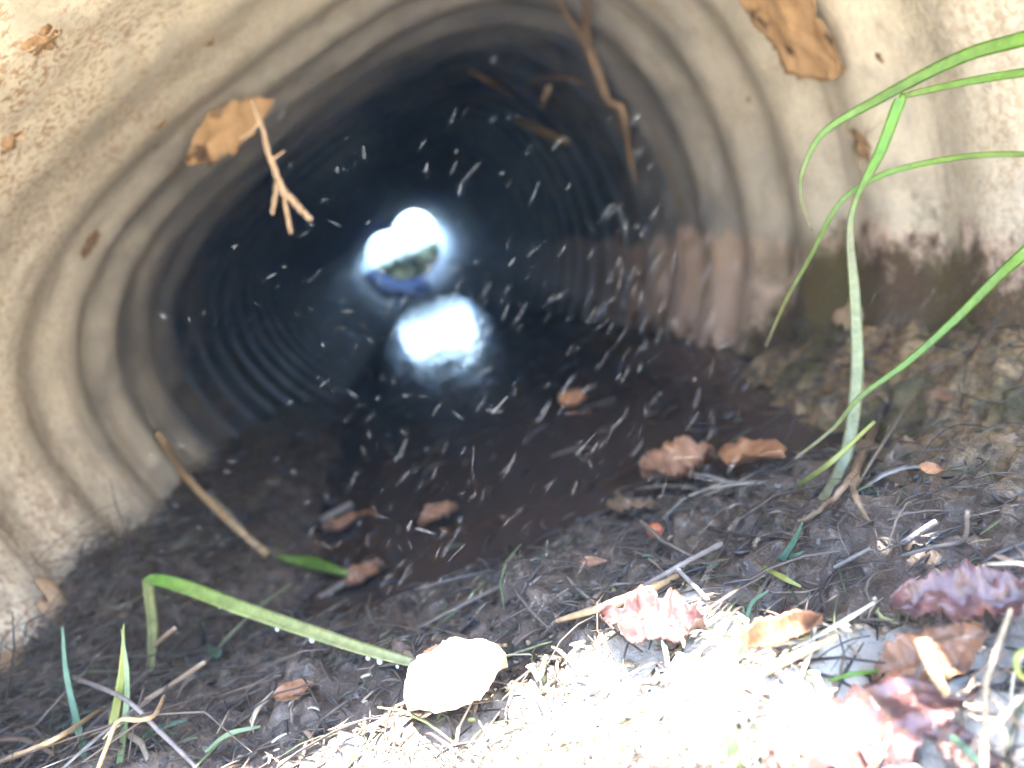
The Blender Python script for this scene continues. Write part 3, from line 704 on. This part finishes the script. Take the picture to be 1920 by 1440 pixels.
stalk('dry_stalk', 'bluish flat straw in the shade left of the brown leaf', [(600, 1120, 'g', .003), (640, 1096, 'g', .005), (672, 1074, 'g', .005)], [9, 12, 9], 'grey_straw', 'straw', seed=22)
stalk('dry_stalk', 'dim pale stick lying in the water left of the middle', [(600, 975, 'g', .003), (660, 945, 'g', .004)], [13, 15], 'grey_straw', 'stick', seed=23)
stalk('dry_stalk', 'tan straw lying along the shade edge above the sunlight', [(860, 1212, 'g', .003), (950, 1210, 'g', .004)], [6, 7], 'straw', 'straw', seed=24)
stalk('dry_stalk', 'broad sunlit straw lying toward the frilled red leaf', [(1370, 1290, 'g', .006), (1450, 1250, 'g', .008), (1570, 1192, 'g', .008)], [14, 18, 12], 'straw', 'straw', seed=25)
stalk('dry_stalk', 'pale split straw standing on the large toothed leaf', [(1612, 1338, 'g', .010), (1640, 1390, 'g', .012), (1660, 1418, 'g', .010)], [12, 16, 8], 'grey_straw', 'straw', seed=26)
stalk('dry_stalk', 'stiff tan stem leaning between the two brown leaves at right', [(1730, 1200, 'g', .018), (1752, 1260, 'g', .016), (1775, 1300, 'g', .014)], [30, 24, 14], 'straw', 'stem', seed=27)
stalk('dry_stalk', 'red-brown stem running into the dark corner at lower right', [(1840, 1280, 'g', .010), (1880, 1330, 'g', .012), (1930, 1370, 'g', .010)], [6, 7, 6], 'root', 'stem', seed=28)
stalk('dry_stalk', 'wiry pale rootlet with forks over the lower right corner', [(1930, 1290, 'g', .014), (1880, 1345, 'g', .016), (1835, 1402, 'g', .014)], [7, 8, 5], 'grey_straw', 'rootlet', forks=[([(1872, 1350, 'g', .016), (1884, 1390, 'g', .014), (1878, 1412, 'g', .012)], [5, 4, 3]), ([(1852, 1378, 'g', .015), (1838, 1376, 'g', .014), (1822, 1408, 'g', .012)], [5, 4, 3])], seed=29)

# ------------------------------------------------------------------ clods on the wall and mud lumps
clod('dirt_clod', 'rough clod of dirt with rootlets on the upper left wall', (78, 72, 'w'), 62, 66, 'clod', seed=61, strands=9)
clod('dirt_clod', 'small crumbling clod at the left edge below the rough clod', (14, 266, 'w'), 46, 40, 'clod', seed=62, strands=5)
clod('dirt_clod', 'flat dark clod on the left wall below the torn leaf', (168, 456, 'w'), 54, 30, 'clod', seed=63, strands=3)
clod('dirt_clod', 'tiny dark clod on the wall right of the rough clod', (390, 80, 'w'), 24, 18, 'clod', seed=64)
clod('dirt_clod', 'small rust-coloured clod just left of the torn leaf', (302, 232, 'w'), 24, 14, 'clod', seed=65)
clod('dirt_clod', 'thin clod with a crack near the torn leaf and the rust-coloured clod', (292, 272, 'w'), 18, 10, 'clod', seed=66)
clod('dirt_clod', 'small brown clod on the right wall beside the large brown leaf', (1648, 106, 'w'), 24, 14, 'clod', seed=67)
clod('dirt_clod', 'muddy clump with root threads on the right wall behind the kinked blade', (1620, 275, 'w'), 70, 40, 'clod', seed=68, strands=6)
clod('dirt_clod', 'tiny red clod on the right wall among the corrugations', (1406, 188, 'w'), 14, 14, 'clod', seed=69)
clod('mud_lump', 'tan mud lump at the foot of the left wall', (120, 1150, 'w', .004), 150, 70, 'silt', seed=71, cat='mud lump', flat=.35)
clod('mud_lump', 'tan silt lump in the lower left corner against the wall', (30, 1270, 'w', .004), 110, 130, 'silt', seed=72, cat='mud lump', flat=.3)
clod('mud_lump', 'yellowish silt lump on the mossy right bank', (1590, 600, 'w', .002), 90, 60, 'silt', seed=73, cat='mud lump', flat=.35)
clod('mud_lump', 'ochre lump of silt low on the right bank near the edge', (1850, 720, 'w', .004), 110, 60, 'silt', seed=74, cat='mud lump', flat=.35)

# ------------------------------------------------------------------ litter nobody could count
def litter(name, label, n, sampler, length, width, colours, seed, lift=(.0005, .006), curl=.25, tiltmax=.35, k=3, seg=4):
    r = np.random.default_rng(seed)
    X, Y = sampler(r, n); n = len(X)
    L = r.uniform(*length, n) * np.exp(r.normal(0, .35, n)); W = r.uniform(*width, n)
    az = r.uniform(0, 2 * math.pi, n); ti = r.normal(0, tiltmax, n)
    D = np.stack([np.cos(az) * np.cos(ti), np.sin(az) * np.cos(ti), np.sin(ti)], -1)
    B = np.stack([-np.sin(az), np.cos(az), 0 * az], -1)
    cv = r.normal(0, curl, n)
    Z = np.maximum(zt(X, Y), WATER - .001) + r.uniform(*lift, n) + np.abs(np.sin(ti)) * L * .4
    P = np.stack([X, Y, Z], -1)
    u = np.linspace(-.5, .5, seg)
    C = P[:, None] + D[:, None] * (u[None, :, None] * L[:, None, None]) + B[:, None] * ((u ** 2 - .1)[None, :, None] * (cv * L)[:, None, None] * 2) \
        + np.array([0, 0, 1])[None, None] * ((.25 - u ** 2)[None, :, None] * (np.abs(r.normal(0, .25, n)) * L)[:, None, None])
    prof = np.array([.7, 1.0, .95, .4]) if seg == 4 else np.linspace(1, .4, seg)
    a = np.linspace(0, 2 * math.pi, k, endpoint=False)
    flat = r.uniform(.35, 1.0, n)
    Nn = np.cross(D, B)
    V = C[:, :, None] + (W[:, None] * prof[None])[:, :, None, None] * (np.cos(a)[None, None, :, None] * B[:, None, None] + (np.sin(a)[None, None, :, None] * flat[:, None, None, None]) * Nn[:, None, None])
    V = V.reshape(-1, 3)
    base = (np.arange(n) * seg * k)[:, None, None, None]
    i = np.arange(seg - 1)[None, :, None]; j = np.arange(k)[None, None, :]; j2 = (j + 1) % k
    b = np.arange(n)[:, None, None] * seg * k
    F = np.stack([b + i * k + j, b + i * k + j2, b + (i + 1) * k + j2, b + (i + 1) * k + j], -1).reshape(-1, 4)
    cols = np.array(colours)[r.integers(0, len(colours), n)] * r.uniform(.6, 1.25, (n, 1))
    col = np.repeat(cols, seg * k, 0)
    o = mesh_obj(name, V, F, M['litter'], col=np.clip(col, 0, 1))
    return tag(o, label, kind='stuff')

def inside(x, y): return np.abs(x) < np.sqrt(np.maximum(PR ** 2 - .08 ** 2, 0)) - .006
def s_near(r, n):
    x = r.uniform(-.185, .185, n); y = .055 + .36 * r.random(n) ** 1.4
    keep = (zt(x, y) > WATER - .004) & ((y < .07) | inside(x, y)) & (r.random(n) > ss(.075, .13, x) * .75); return x[keep], y[keep]
def s_banks(r, n):
    x = np.where(r.random(n) < .82, -.185 + np.abs(r.normal(0, .035, n)), .185 - np.abs(r.normal(0, .03, n))); y = r.uniform(.12, .9, n)
    keep = (np.abs(x) < .183) & (zt(x, y) > WATER - .006); return x[keep], y[keep]
def s_sun(r, n):
    x = r.uniform(-.12, .13, n); y = r.uniform(.06, .19, n); keep = y + .9 * np.maximum(x, 0) < r.normal(.165, .02, n); return x[keep], y[keep]
def s_shade(r, n):
    x, y = s_near(r, n); keep = (y > .165) & (x < .12); return x[keep], y[keep]
def s_bed(r, n):
    x = r.uniform(-.15, .16, n); y = r.uniform(.25, 1.2, n); return x, y
BROWN = [(.085, .066, .054), (.115, .09, .07), (.055, .043, .038), (.17, .14, .11), (.07, .055, .052), (.10, .09, .09), (.04, .032, .03), (.08, .09, .05)]
LONG = [(.20, .16, .12), (.27, .22, .16), (.15, .12, .10), (.22, .205, .19), (.12, .15, .07), (.10, .07, .05)]
SUN_PALE_STRAW = [(.55, .47, .34), (.48, .40, .28), (.60, .54, .42), (.40, .31, .20), (.30, .2, .13), (.28, .30, .13)]  # litter colours made paler to brighten the sunlit patch
litter('dead_grass_litter', 'matted litter of dead grass and rootlets on the mud', 6500, s_near, (.004, .018), (.00012, .0005), BROWN, 5, lift=(.0, .002), tiltmax=.10, curl=.16)
litter('dead_grass_litter', 'longer dead grass stems strewn over the shaded mud', 260, s_shade, (.014, .040), (.0004, .0011), LONG, 12, lift=(.001, .004), tiltmax=.10, curl=.22)
litter('dead_grass_litter', 'fine tangle of rootlets and grass along the pipe sides', 4200, s_banks, (.006, .030), (.00015, .0005), BROWN, 6, lift=(.0003, .006), curl=.6, tiltmax=.3)
litter('dead_grass_litter', 'grass clippings coloured paler in the sunlight at the mouth', 800, s_sun, (.003, .018), (.00015, .0007), SUN_PALE_STRAW, 7, lift=(.0003, .003), tiltmax=.2, curl=.18)
litter('leaf_crumbs', 'crumbs of leaf and soil coloured paler in the sunlight', 2600, s_sun, (.0010, .0032), (.0002, .0009), SUN_PALE_STRAW, 10, lift=(.0, .001), tiltmax=.3, curl=.2)
litter('leaf_crumbs', 'crumbs of leaf and bark strewn over the mud', 7000, s_shade, (.0010, .0036), (.0003, .0011), BROWN, 9, lift=(.0, .0012), tiltmax=.3, curl=.2)
litter('dead_grass_litter', 'scraps of grass drifting on the dark water', 420, s_bed, (.005, .018), (.0003, .0012), BROWN, 8, lift=(.0008, .0016), tiltmax=.03)

# ------------------------------------------------------------------ shrub beyond the far end
def shrub(name, label, base, w, h, seed):
    r = np.random.default_rng(seed); root = empty(name, base); tag(root, label, 'shrub')
    b = np.array(base); n = 900
    d = r.normal(size=(n, 3)); d /= np.linalg.norm(d, axis=1)[:, None]; d *= r.random((n, 1)) ** .4
    P = b + np.array([0, 0, h * .55]) + d * np.array([w / 2, w / 2, h * .5])
    a = r.normal(size=(n, 3)); a /= np.linalg.norm(a, axis=1)[:, None]; c = np.cross(a, r.normal(size=(n, 3))); c /= np.linalg.norm(c, axis=1)[:, None]
    s_ = r.uniform(.02, .045, (n, 1))
    V = np.stack([P - a * s_, P + c * s_ * .45, P + a * s_, P - c * s_ * .45], 1).reshape(-1, 3)
    mesh_obj('crown', V, np.arange(n * 4).reshape(-1, 4), M['foliage'], root, smooth=False)
    for i in range(6):
        t = r.uniform(-.5, .5, 2) * w * .6
        Vt, Ft = tube_arrays(spline([b, b + [t[0] * .4, t[1] * .4, h * .35], b + [t[0], t[1], h * .8]], 8), np.linspace(.012, .004, 8), 6)
        mesh_obj('stem', Vt, Ft, M['bark'], root)
for nm, lb, bx, by, w, h, sd in (('shrub', 'low dark shrub seen through the far end of the pipe', .05, 4.75, .9, .16, 1),):
    shrub(nm, lb, (bx, by, float(zt(bx, by)) - .01), w, h, sd)

# blue arc added at the lower left to colour the far opening's edge
th = np.linspace(R_(196), R_(282), 26); yy = np.linspace(3.05, 4.2, 14); TH, YS = np.meshgrid(th, yy)
rr = PR - AMP - .004 - .003 * np.sin(TH * 9 + YS * 4)
V0 = np.stack([rr * np.cos(TH), YS, rr * np.sin(TH) + SLOPE * YS], -1).reshape(-1, 3)
rr2 = rr + .0012
V1 = np.stack([rr2 * np.cos(TH), YS, rr2 * np.sin(TH) + SLOPE * YS], -1).reshape(-1, 3)
q = np.arange(TH.size).reshape(TH.shape); n0 = TH.size
F = np.stack([q[:-1, :-1], q[:-1, 1:], q[1:, 1:], q[1:, :-1]], -1).reshape(-1, 4)
edge = list(q[0, :]) + list(q[1:, -1]) + list(q[-1, -2::-1]) + list(q[-2:0:-1, 0])
o = mesh_obj('added_blue_arc', np.concatenate([V0, V1]), F.tolist() + (F[:, ::-1] + n0).tolist() + [[edge[i], edge[(i + 1) % len(edge)], edge[(i + 1) % len(edge)] + n0, edge[i] + n0] for i in range(len(edge))], M['blue'])
tag(o, 'blue crescent along the lower edge of the far opening', 'sheeting')

# ------------------------------------------------------------------ airborne specks drawn out into streaks in the sunlit mouth
_th = np.linspace(.05, 3.09, 200); _rr = pipe_r(np.full(200, MOUTH), _th); _o = np.argsort(_rr * np.cos(_th))
def rim_z(x): return float(np.interp(x, (_rr * np.cos(_th))[_o], (_rr * np.sin(_th))[_o])) + SLOPE * MOUTH
def in_beam(P):
    """is the point in front of the rim's shadow?"""
    k_ = -SUN.y / SUN.z
    zrim = rim_z(P.x)
    return P.y < MOUTH - SKEW * P.x + (zrim - P.z) * k_ - .004
def sliver(P, D, L, w, r):
    D = np.array(D); a = np.cross(D, r.normal(size=3)); a /= np.linalg.norm(a); b = np.cross(D, a); P = np.array(P)
    ring = lambda u, q: [P + D * L * u + (a * math.cos(t) + b * math.sin(t)) * w * q for t in (0, 2.09, 4.19)]
    V = ring(-.5, .35) + ring(-.2, 1) + ring(.25, .9) + ring(.5, .3)
    F = [[i * 3 + j, i * 3 + (j + 1) % 3, i * 3 + 3 + (j + 1) % 3, i * 3 + 3 + j] for i in range(3) for j in range(3)] + [[2, 1, 0], [9, 10, 11]]
    return V, F
r = np.random.default_rng(77); cand = []
while len(cand) < 860:
    u = r.random()
    if u < .30: px, py = r.normal(820, 420), r.normal(860, 250)
    elif u < .48: px, py = r.normal(1180, 300), r.normal(560, 250)
    else: px, py = r.uniform(100, 1850), r.uniform(60, 1250)
    if not (0 < px < 1920 and 20 < py < 1330): continue
    y = r.uniform(.10, .185)
    P = at_y(px, py, y)
    dist = (P - CAM).dot(fwd)
    if not in_beam(P) or dist < .115 or (dist < .145 and py > 620 and r.random() < .55) or P.z < float(zt(P.x, P.y)) + .006: continue
    slant = ss(450, 1000, px)
    ang = R_(58) + r.normal(0, .22) if r.random() < .25 + .65 * slant else r.uniform(-.4, 3.14)
    L = (9 + 21 * slant) * np.exp(r.normal(0, .45)); L = min(L, 60)
    D = (right * math.cos(ang) + up * math.sin(ang) + fwd * r.normal(0, .3)).normalized()
    w = r.uniform(.000004, .000009) * (1.8 if r.random() < .08 else 1)
    cand.append((px_len(P, L), w, P, D, sliver(P, D, px_len(P, L), w, r)))
cand.sort(key=lambda c: -c[0])
for L, w, P, D, (V, F) in cand[:120]:
    o = mesh_obj('streaked_speck', np.array(V) - np.array(P), F, M['fleck']); o.location = P
    tag(o, 'pale airborne speck drawn out into a streak in the pipe mouth', 'speck', 'pale specks drawn out into streaks in the air')
Vs, Fs = [], []
for L, w, P, D, (V, F) in cand[120:]:
    b = len(Vs); Vs += V; Fs += [[i + b for i in f] for f in F]
o = mesh_obj('drifting_dust', Vs, Fs, M['fleck']); tag(o, 'tiny pale specks of dust drifting in the air of the pipe mouth', kind='stuff')

if HAZE:
    Vh = [(x, y, z) for z in (float(ZZ.min()) - 1, max(float(ZZ.max()), .8) + .25) for y in (-100, 160) for x in (-100, 100)]
    Fh = [[0, 2, 3, 1], [4, 5, 7, 6], [0, 1, 5, 4], [1, 3, 7, 5], [3, 2, 6, 7], [2, 0, 4, 6]]
    hm = bpy.data.materials.new('damp_air'); hm.use_nodes = True; ht = hm.node_tree; ht.nodes.clear()
    ho = ht.nodes.new('ShaderNodeOutputMaterial'); hv = ht.nodes.new('ShaderNodeVolumePrincipled')
    hv.inputs['Density'].default_value = HAZE; hv.inputs['Color'].default_value = (.36, .62, 1.0, 1)
    ht.links.new(hv.outputs[0], ho.inputs['Volume'])
    hz = mesh_obj('haze', Vh, Fh, hm, smooth=False); tag(hz, 'thin damp air in and around the culvert', kind='stuff')
